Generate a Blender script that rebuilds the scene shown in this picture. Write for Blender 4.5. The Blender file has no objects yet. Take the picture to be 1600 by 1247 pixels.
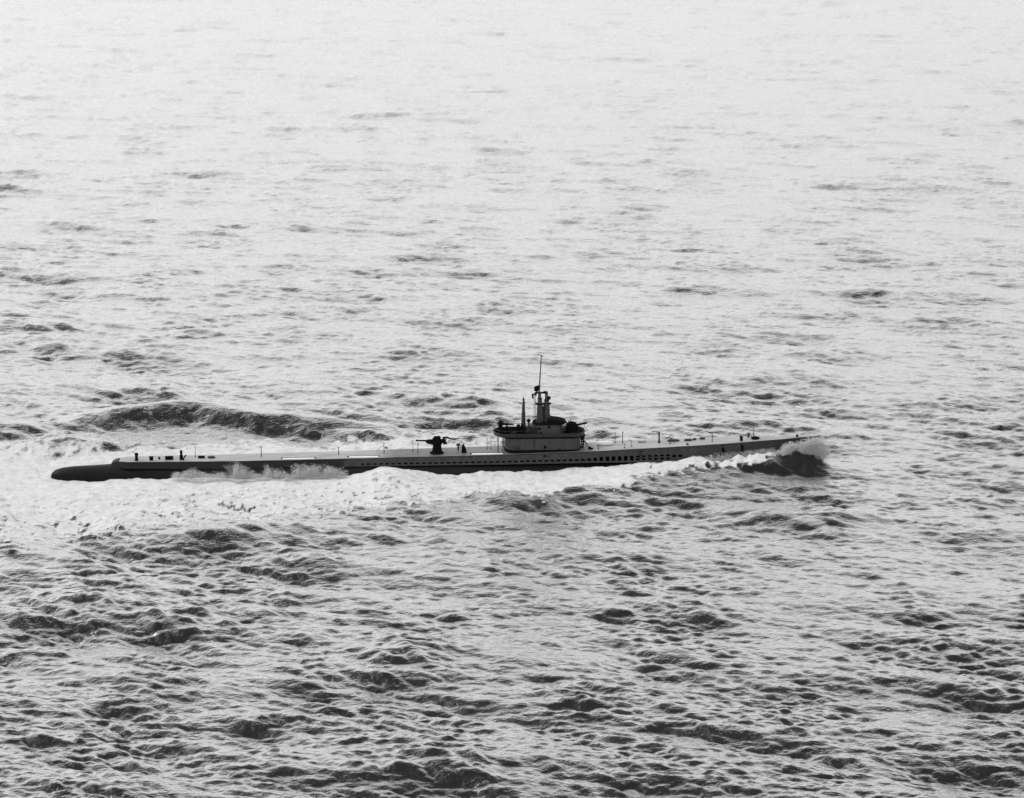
import bpy, bmesh, math, random
import numpy as np
from mathutils import Vector, Matrix

# ------------------------------------------------------------------ camera, sky, sun, exposure
scene = bpy.context.scene
col = scene.collection
FOC, PITCH, CAM_H = 4200.0, math.radians(12.5), 80.2
CP, SP = math.cos(PITCH), math.sin(PITCH)
cam = bpy.data.cameras.new('camera')
cam_o = bpy.data.objects.new('camera', cam); col.objects.link(cam_o)
cam_o.location = (0, 0, CAM_H); cam_o.rotation_euler = (math.radians(90) - PITCH, 0, 0)
cam.sensor_width = 36; cam.lens = FOC / 1600 * 36
cam.clip_start = 1; cam.clip_end = 60000
scene.camera = cam_o

SUN_EL, SUN_AZ = math.radians(42), math.radians(-72)
world = bpy.data.worlds.new('World'); scene.world = world; world.use_nodes = True
wn, wl = world.node_tree.nodes, world.node_tree.links
wn.clear()
sky = wn.new('ShaderNodeTexSky'); sky.sky_type = 'NISHITA'; sky.sun_disc = False
sky.sun_elevation = SUN_EL; sky.sun_rotation = SUN_AZ; sky.altitude = 80
sky.dust_density = 4.0; sky.air_density = 1.0
bw = wn.new('ShaderNodeRGBToBW')                       # a black and white photograph: grey sky light
bg = wn.new('ShaderNodeBackground'); bg.inputs['Strength'].default_value = 0.15
wo = wn.new('ShaderNodeOutputWorld')
# thin high haze evens out the glow round the sun: v -> 8 v / (v + 1.2)
pa = wn.new('ShaderNodeMath'); pa.operation = 'ADD'; pa.inputs[1].default_value = 1.2
pd = wn.new('ShaderNodeMath'); pd.operation = 'DIVIDE'
pm = wn.new('ShaderNodeMath'); pm.operation = 'MULTIPLY'; pm.inputs[1].default_value = 8.0
wl.new(bw.outputs[0], pa.inputs[0]); wl.new(bw.outputs[0], pd.inputs[0]); wl.new(pa.outputs[0], pd.inputs[1]); wl.new(pd.outputs[0], pm.inputs[0])
wl.new(sky.outputs[0], bw.inputs[0]); wl.new(pm.outputs[0], bg.inputs[0]); wl.new(bg.outputs[0], wo.inputs[0])
sun = bpy.data.lights.new('sun', 'SUN'); sun.energy = 1.2; sun.angle = math.radians(10); sun.color = (1, 1, 1)
sun_o = bpy.data.objects.new('sun', sun); col.objects.link(sun_o)
sun_o.rotation_euler = (-(math.pi / 2 - SUN_EL), 0, -SUN_AZ)
sun_o.location = (0, 0, 200)
scene.view_settings.view_transform = 'Standard'; scene.view_settings.look = 'None'
scene.view_settings.exposure = 0.27; scene.view_settings.gamma = 1.0
scene.render.engine = 'CYCLES'
scene.cycles.max_bounces = 6; scene.cycles.glossy_bounces = 3; scene.cycles.volume_bounces = 1
scene.cycles.use_denoising = True

# ------------------------------------------------------------------ places
X0, Y0, YAW = -9.3, 322.5, math.radians(3)             # the submarine's midpoint on the sea and its heading
CY, SY = math.cos(YAW), math.sin(YAW)

def proj(X, Y, Z):
    d = Y * CP + (CAM_H - Z) * SP; v = (CAM_H - Z) * CP - Y * SP
    return 800 + FOC * X / d, 623.5 + FOC * v / d

def ground(px, py, Z=0.0):
    t = (py - 623.5) / FOC
    Y = (CAM_H - Z) * (CP - t * SP) / (SP + t * CP); d = Y * CP + (CAM_H - Z) * SP
    return (px - 800) / FOC * d, Y

def at(px, py, ly=0.0):
    """point of the submarine (own axes: x to the bow, y to port, z up) in its lengthwise plane y = ly"""
    x = z = 0.0
    for _ in range(40):
        X = X0 + x * CY - ly * SY; Y = Y0 + x * SY + ly * CY
        a, b = proj(X, Y, z); x += (px - a) / 12.7; z -= (py - b) / 12.3
    return x, z

def lx(px, ly=0.0): return at(px, 705, ly)[0]

# ------------------------------------------------------------------ materials
def new_mat(name):
    m = bpy.data.materials.new(name); m.use_nodes = True
    nt = m.node_tree
    return m, nt, nt.nodes['Principled BSDF']

def paint(name, v, rough=0.55, var=0.25, scale=3.0, spec=0.3):
    """weathered grey paint: streaky wear and mottling"""
    m, nt, b = new_mat(name)
    tc = nt.nodes.new('ShaderNodeTexCoord'); mp = nt.nodes.new('ShaderNodeMapping')
    mp.inputs['Scale'].default_value = (1.0, 1.0, 0.35)
    n = nt.nodes.new('ShaderNodeTexNoise'); n.inputs['Scale'].default_value = scale; n.inputs['Detail'].default_value = 6
    n.inputs['Roughness'].default_value = 0.7
    r = nt.nodes.new('ShaderNodeValToRGB')
    lo, hi = v * (1 - var), v * (1 + var)
    r.color_ramp.elements[0].position = 0.3; r.color_ramp.elements[0].color = (lo, lo, lo, 1)
    r.color_ramp.elements[1].position = 0.7; r.color_ramp.elements[1].color = (hi, hi, hi, 1)
    nt.links.new(tc.outputs['Object'], mp.inputs[0]); nt.links.new(mp.outputs[0], n.inputs[0])
    nt.links.new(n.outputs[0], r.inputs[0]); nt.links.new(r.outputs[0], b.inputs['Base Color'])
    b.inputs['Roughness'].default_value = rough; b.inputs['Specular IOR Level'].default_value = spec
    return m

M = {}
M['hull'] = paint('black_hull_paint', 0.007, 0.5, 0.3, 1.2, 0.12)
M['casing'] = paint('grey_casing_paint', 0.037, 0.6, 0.4, 2.0, 0.3)
M['black'] = paint('black_paint', 0.008, 0.9, 0.3, 3.0, 0.02)
M['tower'] = paint('grey_fairwater_paint', 0.047, 0.6, 0.2, 1.5, 0.3)
M['tower_light'] = paint('light_grey_bridge_paint', 0.06, 0.6, 0.2, 1.5, 0.3)
M['dark'] = paint('dark_grey_metal', 0.018, 0.5, 0.3, 4.0, 0.3)
M['mid'] = paint('mid_grey_metal', 0.035, 0.5, 0.3, 4.0, 0.3)
M['light'] = paint('pale_deck_glare', 0.8, 0.5, 0.15, 5.0, 0.4)  # deck-edge glare put into a pale colour
M['white'] = paint('white_paint', 0.75, 0.5, 0.1, 5.0, 0.4)

# deck: weathered wooden slats
m, nt, b = new_mat('deck_planking')
tc = nt.nodes.new('ShaderNodeTexCoord'); mp = nt.nodes.new('ShaderNodeMapping'); mp.inputs['Scale'].default_value = (0.12, 1.0, 1.0)
n = nt.nodes.new('ShaderNodeTexNoise'); n.inputs['Scale'].default_value = 3.0; n.inputs['Detail'].default_value = 5
w = nt.nodes.new('ShaderNodeTexWave'); w.bands_direction = 'Y'; w.inputs['Scale'].default_value = 3.2; w.inputs['Distortion'].default_value = 0.4
r = nt.nodes.new('ShaderNodeValToRGB')
r.color_ramp.elements[0].position = 0.25; r.color_ramp.elements[0].color = (0.2, 0.2, 0.2, 1)
r.color_ramp.elements[1].position = 0.75; r.color_ramp.elements[1].color = (0.48, 0.48, 0.48, 1)
mx = nt.nodes.new('ShaderNodeMix'); mx.data_type = 'RGBA'; mx.blend_type = 'MULTIPLY'; mx.inputs[0].default_value = 0.3
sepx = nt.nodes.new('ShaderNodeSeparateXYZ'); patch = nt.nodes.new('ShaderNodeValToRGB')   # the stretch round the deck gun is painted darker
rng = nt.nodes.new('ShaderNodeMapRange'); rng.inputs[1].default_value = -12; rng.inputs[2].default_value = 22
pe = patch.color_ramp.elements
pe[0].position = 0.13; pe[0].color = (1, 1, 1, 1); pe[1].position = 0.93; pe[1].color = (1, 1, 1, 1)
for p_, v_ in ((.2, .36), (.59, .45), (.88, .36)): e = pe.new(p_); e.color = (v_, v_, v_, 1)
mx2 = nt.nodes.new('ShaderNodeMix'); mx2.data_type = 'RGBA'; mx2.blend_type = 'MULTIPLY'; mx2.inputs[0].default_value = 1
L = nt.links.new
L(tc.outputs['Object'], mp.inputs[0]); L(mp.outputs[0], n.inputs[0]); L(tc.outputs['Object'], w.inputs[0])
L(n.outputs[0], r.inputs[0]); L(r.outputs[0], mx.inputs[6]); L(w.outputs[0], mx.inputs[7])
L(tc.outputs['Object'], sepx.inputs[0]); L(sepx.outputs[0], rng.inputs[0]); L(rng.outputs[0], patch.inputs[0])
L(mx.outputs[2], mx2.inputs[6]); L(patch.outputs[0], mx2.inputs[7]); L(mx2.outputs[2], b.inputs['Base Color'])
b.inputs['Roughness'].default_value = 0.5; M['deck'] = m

# casing side: black aft of a painted boundary, grey forward of it, darker band under the deck edge
m = M['casing']; nt = m.node_tree; b = nt.nodes['Principled BSDF']
src = b.inputs['Base Color'].links[0].from_socket
tc = nt.nodes.new('ShaderNodeTexCoord'); sepx = nt.nodes.new('ShaderNodeSeparateXYZ')
mr = nt.nodes.new('ShaderNodeMapRange'); mr.inputs[1].default_value = -11.6; mr.inputs[2].default_value = -11.2
mr.inputs[3].default_value = 0.16; mr.inputs[4].default_value = 1.0
mx = nt.nodes.new('ShaderNodeMix'); mx.data_type = 'RGBA'; mx.blend_type = 'MULTIPLY'; mx.inputs[0].default_value = 1
nt.links.new(tc.outputs['Object'], sepx.inputs[0]); nt.links.new(sepx.outputs[0], mr.inputs[0])
nt.links.new(src, mx.inputs[6]); nt.links.new(mr.outputs[0], mx.inputs[7]); nt.links.new(mx.outputs[2], b.inputs['Base Color'])

# sea: dark water under a reflecting skin, white foam where the mesh carries it
def sea_material():
    m = bpy.data.materials.new('sea_water'); m.use_nodes = True
    nt = m.node_tree; N = nt.nodes; L = nt.links.new; N.clear()
    out = N.new('ShaderNodeOutputMaterial')
    geo = N.new('ShaderNodeNewGeometry')
    def noise(scale, detail, sy, rot=0.42, rough=0.6):
        mp = N.new('ShaderNodeMapping'); mp.inputs['Rotation'].default_value = (0, 0, rot)
        mp.inputs['Scale'].default_value = (1, sy, 1)
        n = N.new('ShaderNodeTexNoise'); n.inputs['Scale'].default_value = scale; n.inputs['Detail'].default_value = detail
        n.inputs['Roughness'].default_value = rough
        L(geo.outputs['Position'], mp.inputs[0]); L(mp.outputs[0], n.inputs[0])
        return n.outputs[0]
    b1 = N.new('ShaderNodeBump'); b1.inputs['Strength'].default_value = 1; b1.inputs['Distance'].default_value = 0.22
    b2 = N.new('ShaderNodeBump'); b2.inputs['Strength'].default_value = 1; b2.inputs['Distance'].default_value = 0.08
    L(noise(0.7, 5, 1.5), b1.inputs['Height']); L(noise(2.6, 3, 1.4, 0.1), b2.inputs['Height']); L(b1.outputs[0], b2.inputs['Normal'])
    lw = N.new('ShaderNodeLayerWeight'); lw.inputs['Blend'].default_value = 0.5; L(b2.outputs[0], lw.inputs['Normal'])
    rp = N.new('ShaderNodeValToRGB'); rp.color_ramp.interpolation = 'B_SPLINE'
    pts = [(0.0, .02), (0.38, .02), (0.45, .025), (0.51, .08), (0.58, .35), (0.63, .74), (0.685, .98), (1.0, 1.0)]
    es = rp.color_ramp.elements
    es[0].position, es[1].position = pts[0][0], pts[-1][0]
    for p, v in pts[1:-1]: es.new(p)
    for e, (p, v) in zip(es, pts): e.position = p; e.color = (v, v, v, 1)
    L(lw.outputs['Facing'], rp.inputs[0])
    body = N.new('ShaderNodeBsdfDiffuse'); body.inputs[0].default_value = (.008, .008, .008, 1)
    gl = N.new('ShaderNodeBsdfGlossy'); gl.inputs[0].default_value = (.9, .9, .9, 1); gl.inputs['Roughness'].default_value = 0.15
    L(b2.outputs[0], gl.inputs['Normal'])
    w = N.new('ShaderNodeMixShader'); L(rp.outputs[0], w.inputs[0]); L(body.outputs[0], w.inputs[1]); L(gl.outputs[0], w.inputs[2])
    at_ = N.new('ShaderNodeAttribute'); at_.attribute_name = 'foam'
    fb = N.new('ShaderNodeBump'); fb.inputs['Distance'].default_value = 0.1; L(noise(1.8, 5, 1.0), fb.inputs['Height'])
    fd = N.new('ShaderNodeBsdfDiffuse'); fd.inputs[0].default_value = (.6, .6, .6, 1); fcr = N.new('ShaderNodeValToRGB'); fcr.color_ramp.elements[0].position = .3; fcr.color_ramp.elements[1].position = .62; fcr.color_ramp.elements[0].color = (.50, .50, .50, 1); fcr.color_ramp.elements[1].color = (.65, .65, .65, 1); L(noise(.9, 6, 1.4, 0.05, .75), fcr.inputs[0]); L(fcr.outputs[0], fd.inputs[0]); L(fb.outputs[0], fd.inputs['Normal'])
    # break the foam's edge into flecks and lace
    ns = noise(1.9, 6, 1.2, 0.1, 0.8)
    ma = N.new('ShaderNodeMath'); ma.operation = 'MULTIPLY_ADD'; ma.inputs[1].default_value = 1.5; ma.inputs[2].default_value = -0.75; L(ns, ma.inputs[0])
    ad = N.new('ShaderNodeMath'); ad.operation = 'ADD'; L(at_.outputs['Fac'], ad.inputs[0]); L(ma.outputs[0], ad.inputs[1])
    mr = N.new('ShaderNodeMapRange'); mr.interpolation_type = 'SMOOTHSTEP'; mr.inputs[1].default_value = 0.22; mr.inputs[2].default_value = 0.92
    L(ad.outputs[0], mr.inputs[0])
    gate = N.new('ShaderNodeMapRange'); gate.inputs[1].default_value = 0.02; gate.inputs[2].default_value = 0.2; L(at_.outputs['Fac'], gate.inputs[0])
    mu = N.new('ShaderNodeMath'); mu.operation = 'MULTIPLY'; L(mr.outputs[0], mu.inputs[0]); L(gate.outputs[0], mu.inputs[1])
    fm = N.new('ShaderNodeMixShader'); L(mu.outputs[0], fm.inputs[0]); L(w.outputs[0], fm.inputs[1]); L(fd.outputs[0], fm.inputs[2])
    L(fm.outputs[0], out.inputs['Surface'])
    return m
M['sea'] = sea_material()

# ------------------------------------------------------------------ the sea surface
rs = np.random.RandomState(7)
class Tile:
    def __init__(s, Lm, n, slope, kp, kc, ang=None, spread=2.0, seed=1):
        r = np.random.RandomState(seed)
        k1 = 2 * np.pi * np.fft.fftfreq(n, Lm / n)
        kx, ky = np.meshgrid(k1, k1); k = np.hypot(kx, ky); k[0, 0] = 1
        a = k ** -2.0 * np.exp(-0.5 * (kp / k) ** 2) * np.exp(-0.5 * (k / kc) ** 2)
        if ang is not None:
            c = np.abs((kx * math.cos(ang) + ky * math.sin(ang)) / k)
            a = a * (c ** spread + 0.03)
        a[0, 0] = 0
        F = a * (r.randn(n, n) + 1j * r.randn(n, n))
        h = np.fft.ifft2(F).real
        gx = np.fft.ifft2(1j * kx * F).real; gy = np.fft.ifft2(1j * ky * F).real
        g = slope / math.sqrt((gx ** 2 + gy ** 2).mean())
        s.h = (h * g).astype('f4')
        s.dx = (np.fft.ifft2(-1j * kx / k * F).real * g).astype('f4'); s.dy = (np.fft.ifft2(-1j * ky / k * F).real * g).astype('f4')
        s.L, s.n = Lm, n
    def sample(s, X, Y, arrs, rot=0.0):
        c, q = math.cos(rot), math.sin(rot)
        u = (X * c + Y * q) / s.L * s.n; v = (-X * q + Y * c) / s.L * s.n
        iu = np.floor(u).astype(int); iv = np.floor(v).astype(int); fu = (u - iu).astype('f4'); fv = (v - iv).astype('f4')
        a, b, e, f = iu % s.n, (iu + 1) % s.n, iv % s.n, (iv + 1) % s.n
        return [A[e, a] * (1 - fu) * (1 - fv) + A[e, b] * fu * (1 - fv) + A[f, a] * (1 - fu) * fv + A[f, b] * fu * fv for A in arrs]

def smooth(a, b, x):
    t = np.clip((x - a) / (b - a), 0, 1); return t * t * (3 - 2 * t)

NR, NC = 1330, 930
pys = np.linspace(-95, 1340, NR)
t = (pys - 623.5) / FOC
Yr = CAM_H * (CP - t * SP) / (SP + t * CP)
Dr = Yr * CP + CAM_H * SP
cx = np.linspace(-1000, 1000, NC)
Xg = (cx[None, :] / FOC * Dr[:, None]); Yg = np.repeat(Yr[:, None], NC, 1)
# ambient wind sea in three bands, the wave direction a little off the line of sight
WA = math.radians(90 - 22)
T1 = Tile(420, 1024, 0.095, 2 * np.pi / 26, 2 * np.pi / 5, WA, 2.5, 3)
T2 = Tile(190, 1024, 0.125, 2 * np.pi / 4.4, 2 * np.pi / 1.0, WA - .31, 3, 4)
T3 = Tile(97, 1024, 0.17, 2 * np.pi / 2.5, 2 * np.pi / 0.7, WA + .37, 1.5, 5)
h = np.zeros_like(Xg); ox = np.zeros_like(Xg); oy = np.zeros_like(Xg)
for T, rot, chop in ((T1, 0.0, .9), (T2, 0.31, .6), (T3, -0.37, 0.5)):
    a, dx, dy = T.sample(Xg, Yg, (T.h, T.dx, T.dy), rot)
    c, q = math.cos(rot), math.sin(rot)
    h += a; ox += chop * (dx * c - dy * q); oy += chop * (dx * q + dy * c)
N1 = Tile(83, 512, 1.0, 2 * np.pi / 9, 2 * np.pi / 1.2, None, 0, 11)      # soft noise
N2 = Tile(61, 1024, 1.0, 2 * np.pi / 2.2, 2 * np.pi / 0.4, None, 0, 12)   # fleck noise
def nz(T, X, Y, rot=0.0):
    return T.sample(X, Y, (T.h,), rot)[0] / T.h.std()

# the wake: crests as functions of X: (px, py, height) of crest, near and far widths
def ridge(pts, wn_, wf_, X, Y):
    g = [ground(px, py, z) + (z,) for px, py, z in pts]
    xs = np.array([p[0] for p in g]); ys = np.array([p[1] for p in g]); zs = np.array([p[2] for p in g])
    yc = np.interp(X, xs, ys); hc = np.interp(X, xs, zs, left=0, right=0)
    d = Y - yc
    t = np.where(d < 0, -d / wn_, d / wf_)
    return np.where(t < 1, hc * (0.5 + 0.5 * np.cos(np.pi * np.clip(t, 0, 1))), 0)

wake_h = np.zeros_like(Xg)
gx0, gy0 = ground(310, 838); damp = 1 - .4 * np.exp(-((Xg - gx0) / 14) ** 2 - ((Yg - gy0) / 11) ** 2); h *= damp
gust = 1 + .3 * nz(N1, Xg / 3.2, Yg / 9, .3) + .15 * nz(N1, Xg / 1.3, Yg / 4, .3)
h *= np.clip(gust, .6, 1.35) * np.interp(Yg, [220, 300, 400, 700], [1.42, 1.2, 1.02, .8]) * np.interp(Xg / Yg, [-.19, -.08, .05, .19], [1.25, 1.1, .97, .98])
xw = Xg + 0.6 * nz(N1, Xg, Yg, .2); yw = Yg + 0.25 * nz(N1, Xg + 40, Yg, .5)
# far side stern wave with its long dark face, and its continuation at the left
wake_h += ridge([(60, 668, 0), (110, 650, 1.2), (160, 640, 1.9), (200, 633, 2.4), (290, 626, 2.8), (400, 640, 2.5), (500, 652, 1.9), (600, 666, 1.1), (665, 675, 0)], 5.9, 7, xw, yw)
calm_far = smooth(.3, 1.2, wake_h)
wake_h += ridge([(-200, 650, 0), (-80, 652, 1), (0, 655, 1.2), (45, 662, 1.0), (90, 672, 0)], 6, 6, xw, yw)
wake_h += ridge([(40, 697, 0), (75, 690, .6), (110, 689, .7), (160, 693, .6), (195, 700, 0)], 3.5, 4, xw, yw)
wake_h += ridge([(195, 697, 0), (220, 692, .6), (250, 693, .5), (270, 698, 0)], 2.5, 4, xw, yw)
# near side trains
wake_h += ridge([(240, 850, 0), (290, 842, .5), (400, 822, .5), (480, 806, .6), (540, 800, .5), (620, 789, .35), (700, 786, 0)], 6.5, 7, xw, yw)
wake_h += ridge([(120, 838, 0), (150, 825, .6), (190, 822, .75), (225, 832, 0)], 5, 6, xw, yw)
wake_h += ridge([(725, 772, 0), (745, 769, .7), (800, 770, 1.0), (860, 776, .8), (905, 771, .3), (950, 763, .45), (1010, 754, .4), (1060, 748, 0)], 4.5, 6, xw, yw)
wake_h += ridge([(1080, 800, 0), (1200, 792, .7), (1300, 797, .8), (1400, 800, 0)], 6, 7, xw, yw)
# stern hollow
sxl = (Xg - X0) * CY + (Yg - Y0) * SY; syl = -(Xg - X0) * SY + (Yg - Y0) * CY     # the submarine's own axes
wake_h -= 0.75 * np.exp(-((sxl + 43) / 6.5) ** 2 - ((syl + 1.5) / 4.5) ** 2)
# water heaped along the hull's near side toward the bow
hx = np.array([lx(p, -3.5) for p in (540, 575, 600, 640, 680, 800, 860, 930, 1000, 1050, 1085, 1100, 1125, 1215)])
hh = np.array([0, .35, .8, .6, .2, .15, -.1, .35, .8, 1.25, 1.7, 1.5, .5, .0])
crest_l = -np.interp(sxl, [-40, 20, 30, 38, 45], [4.4, 4.4, 3.6, 2.8, 1.6])
hc = np.interp(sxl, hx, hh, left=0, right=0); d = syl - crest_l
tt = np.where(d < 0, -d / np.interp(sxl, [10, 30, 45], [6, 4.2, 2.2]), d / 5.0)
wake_h += np.where(tt < 1, hc * (.5 + .5 * np.cos(np.pi * np.clip(tt, 0, 1))), 0)
# bow wave: crest running aft from the mound thrown up at the stem
xb = Xg + .3 * nz(N1, Xg, Yg, .7); yb = Yg + .2 * nz(N1, Xg, Yg, .1)
bow = ridge([(1040, 744, 0), (1080, 738, .5), (1110, 730, .95), (1140, 722, 1.4), (1170, 715, 1.8), (1200, 708, 2.2), (1215, 705, 2.25), (1235, 703, 2.25),
             (1255, 701, 2.35), (1272, 702, 2.15), (1282, 707, 1.7), (1290, 714, 1.15), (1300, 721, .6), (1320, 729, 0)], 4.8, 1.6, xb, yb)
calm = smooth(0.2, 1.6, bow)
bow = (np.maximum(bow, 0) / 2.7) ** 1.25 * 2.7 * (1 + .10 * nz(N1, Xg, Yg, 1.9)) + .09 * nz(N2, Xg, Yg, 2.2) * smooth(.2, 1.5, bow)
calm = np.maximum(calm, 1.2 * calm_far)
calm = np.maximum(calm, smooth(.3, 1.5, np.abs(wake_h)) * .75)
calm = np.clip(calm, 0, 1)
h = h * (1 - .85 * calm) + wake_h + bow; ox = ox * (1 - .9 * calm); oy = oy * (1 - .9 * calm)

# foam: 1 = solid white water
gx = lambda tab: (np.array([ground(a, b)[0] for a, b in tab]), np.array([ground(a, b)[1] for a, b in tab]))
near_tab = gx([(-200, 862), (0, 850), (60, 842), (130, 830), (210, 828), (270, 822), (340, 818), (400, 812), (470, 803), (540, 795), (600, 790),
               (700, 785), (722, 776), (745, 771), (800, 773), (860, 778), (895, 775), (930, 766), (1000, 757), (1050, 747), (1090, 742), (1130, 737), (1180, 730)])
far_tab = gx([(-200, 690), (0, 694), (80, 702), (190, 702), (260, 698), (330, 697), (420, 693), (520, 691), (600, 688), (680, 688), (780, 695), (860, 705), (930, 728), (1300, 735)])
yn = np.interp(Xg, *near_tab); yf = np.interp(Xg, *far_tab)
n1 = nz(N1, Xg, Yg, .9); n2 = nz(N2, Xg, Yg, 1.3); n3 = nz(N2, Xg * 2.3 + 9, Yg * 1.6, .4)
inner = Yg - yn + 1.3 * n1 + .6 * n2
outer = yf - Yg + 2.0 * n1 + .8 * n2
soft = np.interp(Xg, [ground(0, 800)[0], ground(420, 800)[0], ground(720, 780)[0], ground(1000, 760)[0]], [16, 12, 5, 2.5])
f = smooth(-1.0, 1.0, inner / soft * 2 + .0) * smooth(-1, 2.5, outer)
# lace and dark flecks toward the outer edge, most of all at the left
lace = np.interp(inner, [0, 8, 22, 34], [1.3, 1.0, .45, .15]) * np.interp(Xg, [ground(0, 800)[0], ground(600, 780)[0], ground(900, 760)[0]], [1, .75, .3])
f = np.clip(f * (1.25 + .0 * n2) - lace * np.clip(.6 * nz(N2, Xg / 1.6, Yg, .35) + .6 * n3 + .3 * n1 - .0, -.2, 1.1), 0, 1)
f = np.where(sxl > lx(1235), 0, f)
# open foam on the far side is broken up
f = np.where(Yg > Y0 + SY * sxl + 3, np.clip(f - .35 * np.clip(n2 + .6 * n1, -1, 1.6) * smooth(3, 14, syl), 0, 1), f)
# no foam in the dark trough between hull wash and bow crest
def band(tab, w0, w1, z=.8):
    g = [ground(a, b, z) for a, b in tab]; x = np.array([p[0] for p in g]); y = np.array([p[1] for p in g])
    wv = np.interp(Xg, x, np.linspace(w0, w1, len(x)), left=0, right=0)
    return np.abs(Yg + .25 * n2 - np.interp(Xg, x, y)), wv
dd, wv = band([(1050, 743), (1085, 737)], .3, .5, .5)
f = np.where(wv > 0, f * smooth(.6, 1.2, dd / np.maximum(wv, .01)), f)
# foam on the bow crest
bx = [ground(a, 720, 1)[0] for a in (1060, 1100, 1180, 1215, 1240, 1285, 1295)]
cutoff = np.interp(Xg, bx, [.25, .55, 1.4, 2.0, 2.3, 2.5, 2.2])
f = np.maximum(f, smooth(-.15, .35, bow - cutoff + .22 * n2) * (bow > .1))
f = np.where((bow > .15) & (bow < cutoff - .25) & (Xg > bx[0]), f * .15, f)
foam = np.clip(f, 0, 1).astype('f4')
h = h + foam * (.025 * n2 + .015 * n3 + .035 * n1)

P = np.stack([Xg + ox, Yg + oy, h], -1).reshape(-1, 3)
idx = np.arange(NR * NC).reshape(NR, NC)
quads = np.stack([idx[1:, :-1], idx[1:, 1:], idx[:-1, 1:], idx[:-1, :-1]], -1).reshape(-1, 4)   # row 0 is the farthest
# keep the water out of the submarine's inside: no fold where the hull passes
fsm = foam.copy()
for _ in range(6):
    fsm[1:-1, 1:-1] = (fsm[1:-1, 1:-1] * 2 + fsm[:-2, 1:-1] + fsm[2:, 1:-1] + fsm[1:-1, :-2] + fsm[1:-1, 2:]) / 6
isf = (fsm.reshape(-1)[quads].mean(1) > .5)
def grid_mesh(name, q, extra=None):
    used, inv = np.unique(q.reshape(-1), return_inverse=True)
    v = P[used]; fo = foam.reshape(-1)[used]; nq = len(q); q2 = inv.reshape(-1, 4)
    if extra is not None:
        ev, eq = extra; q2 = np.concatenate([q2, eq + len(v)]); v = np.concatenate([v, ev]); fo = np.concatenate([fo, np.zeros(len(ev), 'f4')])
    me = bpy.data.meshes.new(name)
    me.vertices.add(len(v)); me.vertices.foreach_set('co', v.astype('f4').reshape(-1))
    me.loops.add(len(q2) * 4); me.loops.foreach_set('vertex_index', q2.astype('i4').reshape(-1))
    me.polygons.add(len(q2)); me.polygons.foreach_set('loop_start', np.arange(0, len(q2) * 4, 4, dtype='i4'))
    me.polygons.foreach_set('use_smooth', np.ones(len(q2), bool))
    a = me.attributes.new('foam', 'FLOAT', 'POINT'); a.data.foreach_set('value', fo.astype('f4'))
    me.update(calc_edges=True); me.materials.append(M['sea'])
    o = bpy.data.objects.new(name, me); col.objects.link(o); return o
# open sea round the detailed stretch: a coarser grid of the same waves, then a plain sheet past the horizon
mxs = np.arange(-620, 621, 2.6); mys = np.arange(-60, 1700, 4.2)
MX, MY = np.meshgrid(mxs, mys[::-1]); mh = np.zeros_like(MX)
for T, rot in ((T1, 0.0), (T2, 0.31)): mh += T.sample(MX, MY, (T.h,), rot)[0]
mh *= np.interp(MY, [220, 300, 400, 700], [2.2, 2.0, 1.9, 1.9])
edge = np.minimum(np.minimum(620 - np.abs(MX), MY + 60), 1700 - MY); mh *= smooth(0, 60, edge)
half = np.interp(MY, Yr[::-1], Xg[::-1, -1])
inside = (np.abs(MX) < half - 4) & (MY > Yr[-1] + 4) & (MY < Yr[0] - 8)
nm = len(mxs); mi = np.arange(len(mys) * nm).reshape(len(mys), nm)
mq = np.stack([mi[1:, :-1], mi[1:, 1:], mi[:-1, 1:], mi[:-1, :-1]], -1).reshape(-1, 4)
mq = mq[~inside.reshape(-1)[mq].all(1)]
mv = np.stack([MX, MY, mh - .25], -1).reshape(-1, 3)
B, z0 = 30000.0, -0.3
ov = np.array([(-619, 1695, z0), (619, 1695, z0), (619, -58, z0), (-619, -58, z0), (-B, B, z0), (B, B, z0), (B, -B, z0), (-B, -B, z0)])
ev = np.concatenate([mv, ov]); eq = np.concatenate([mq, len(mv) + np.array([(0, 1, 5, 4), (1, 2, 6, 5), (2, 3, 7, 6), (3, 0, 4, 7)])])
sea = grid_mesh('sea', quads[~isf], (ev, eq)); sea['kind'] = 'structure'
wake = grid_mesh('wake_foam', quads[isf]); wake['kind'] = 'stuff'
wake['label'] = 'white churned foam spreading along both sides of the submarine and astern'
def sea_height(X, Y):
    """height of the sea at a point, from the nearest grid vertex"""
    i = int(np.abs(Yr - Y).argmin()); j = int(np.abs(Xg[i] - X).argmin()); return float(h[i, j])

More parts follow.
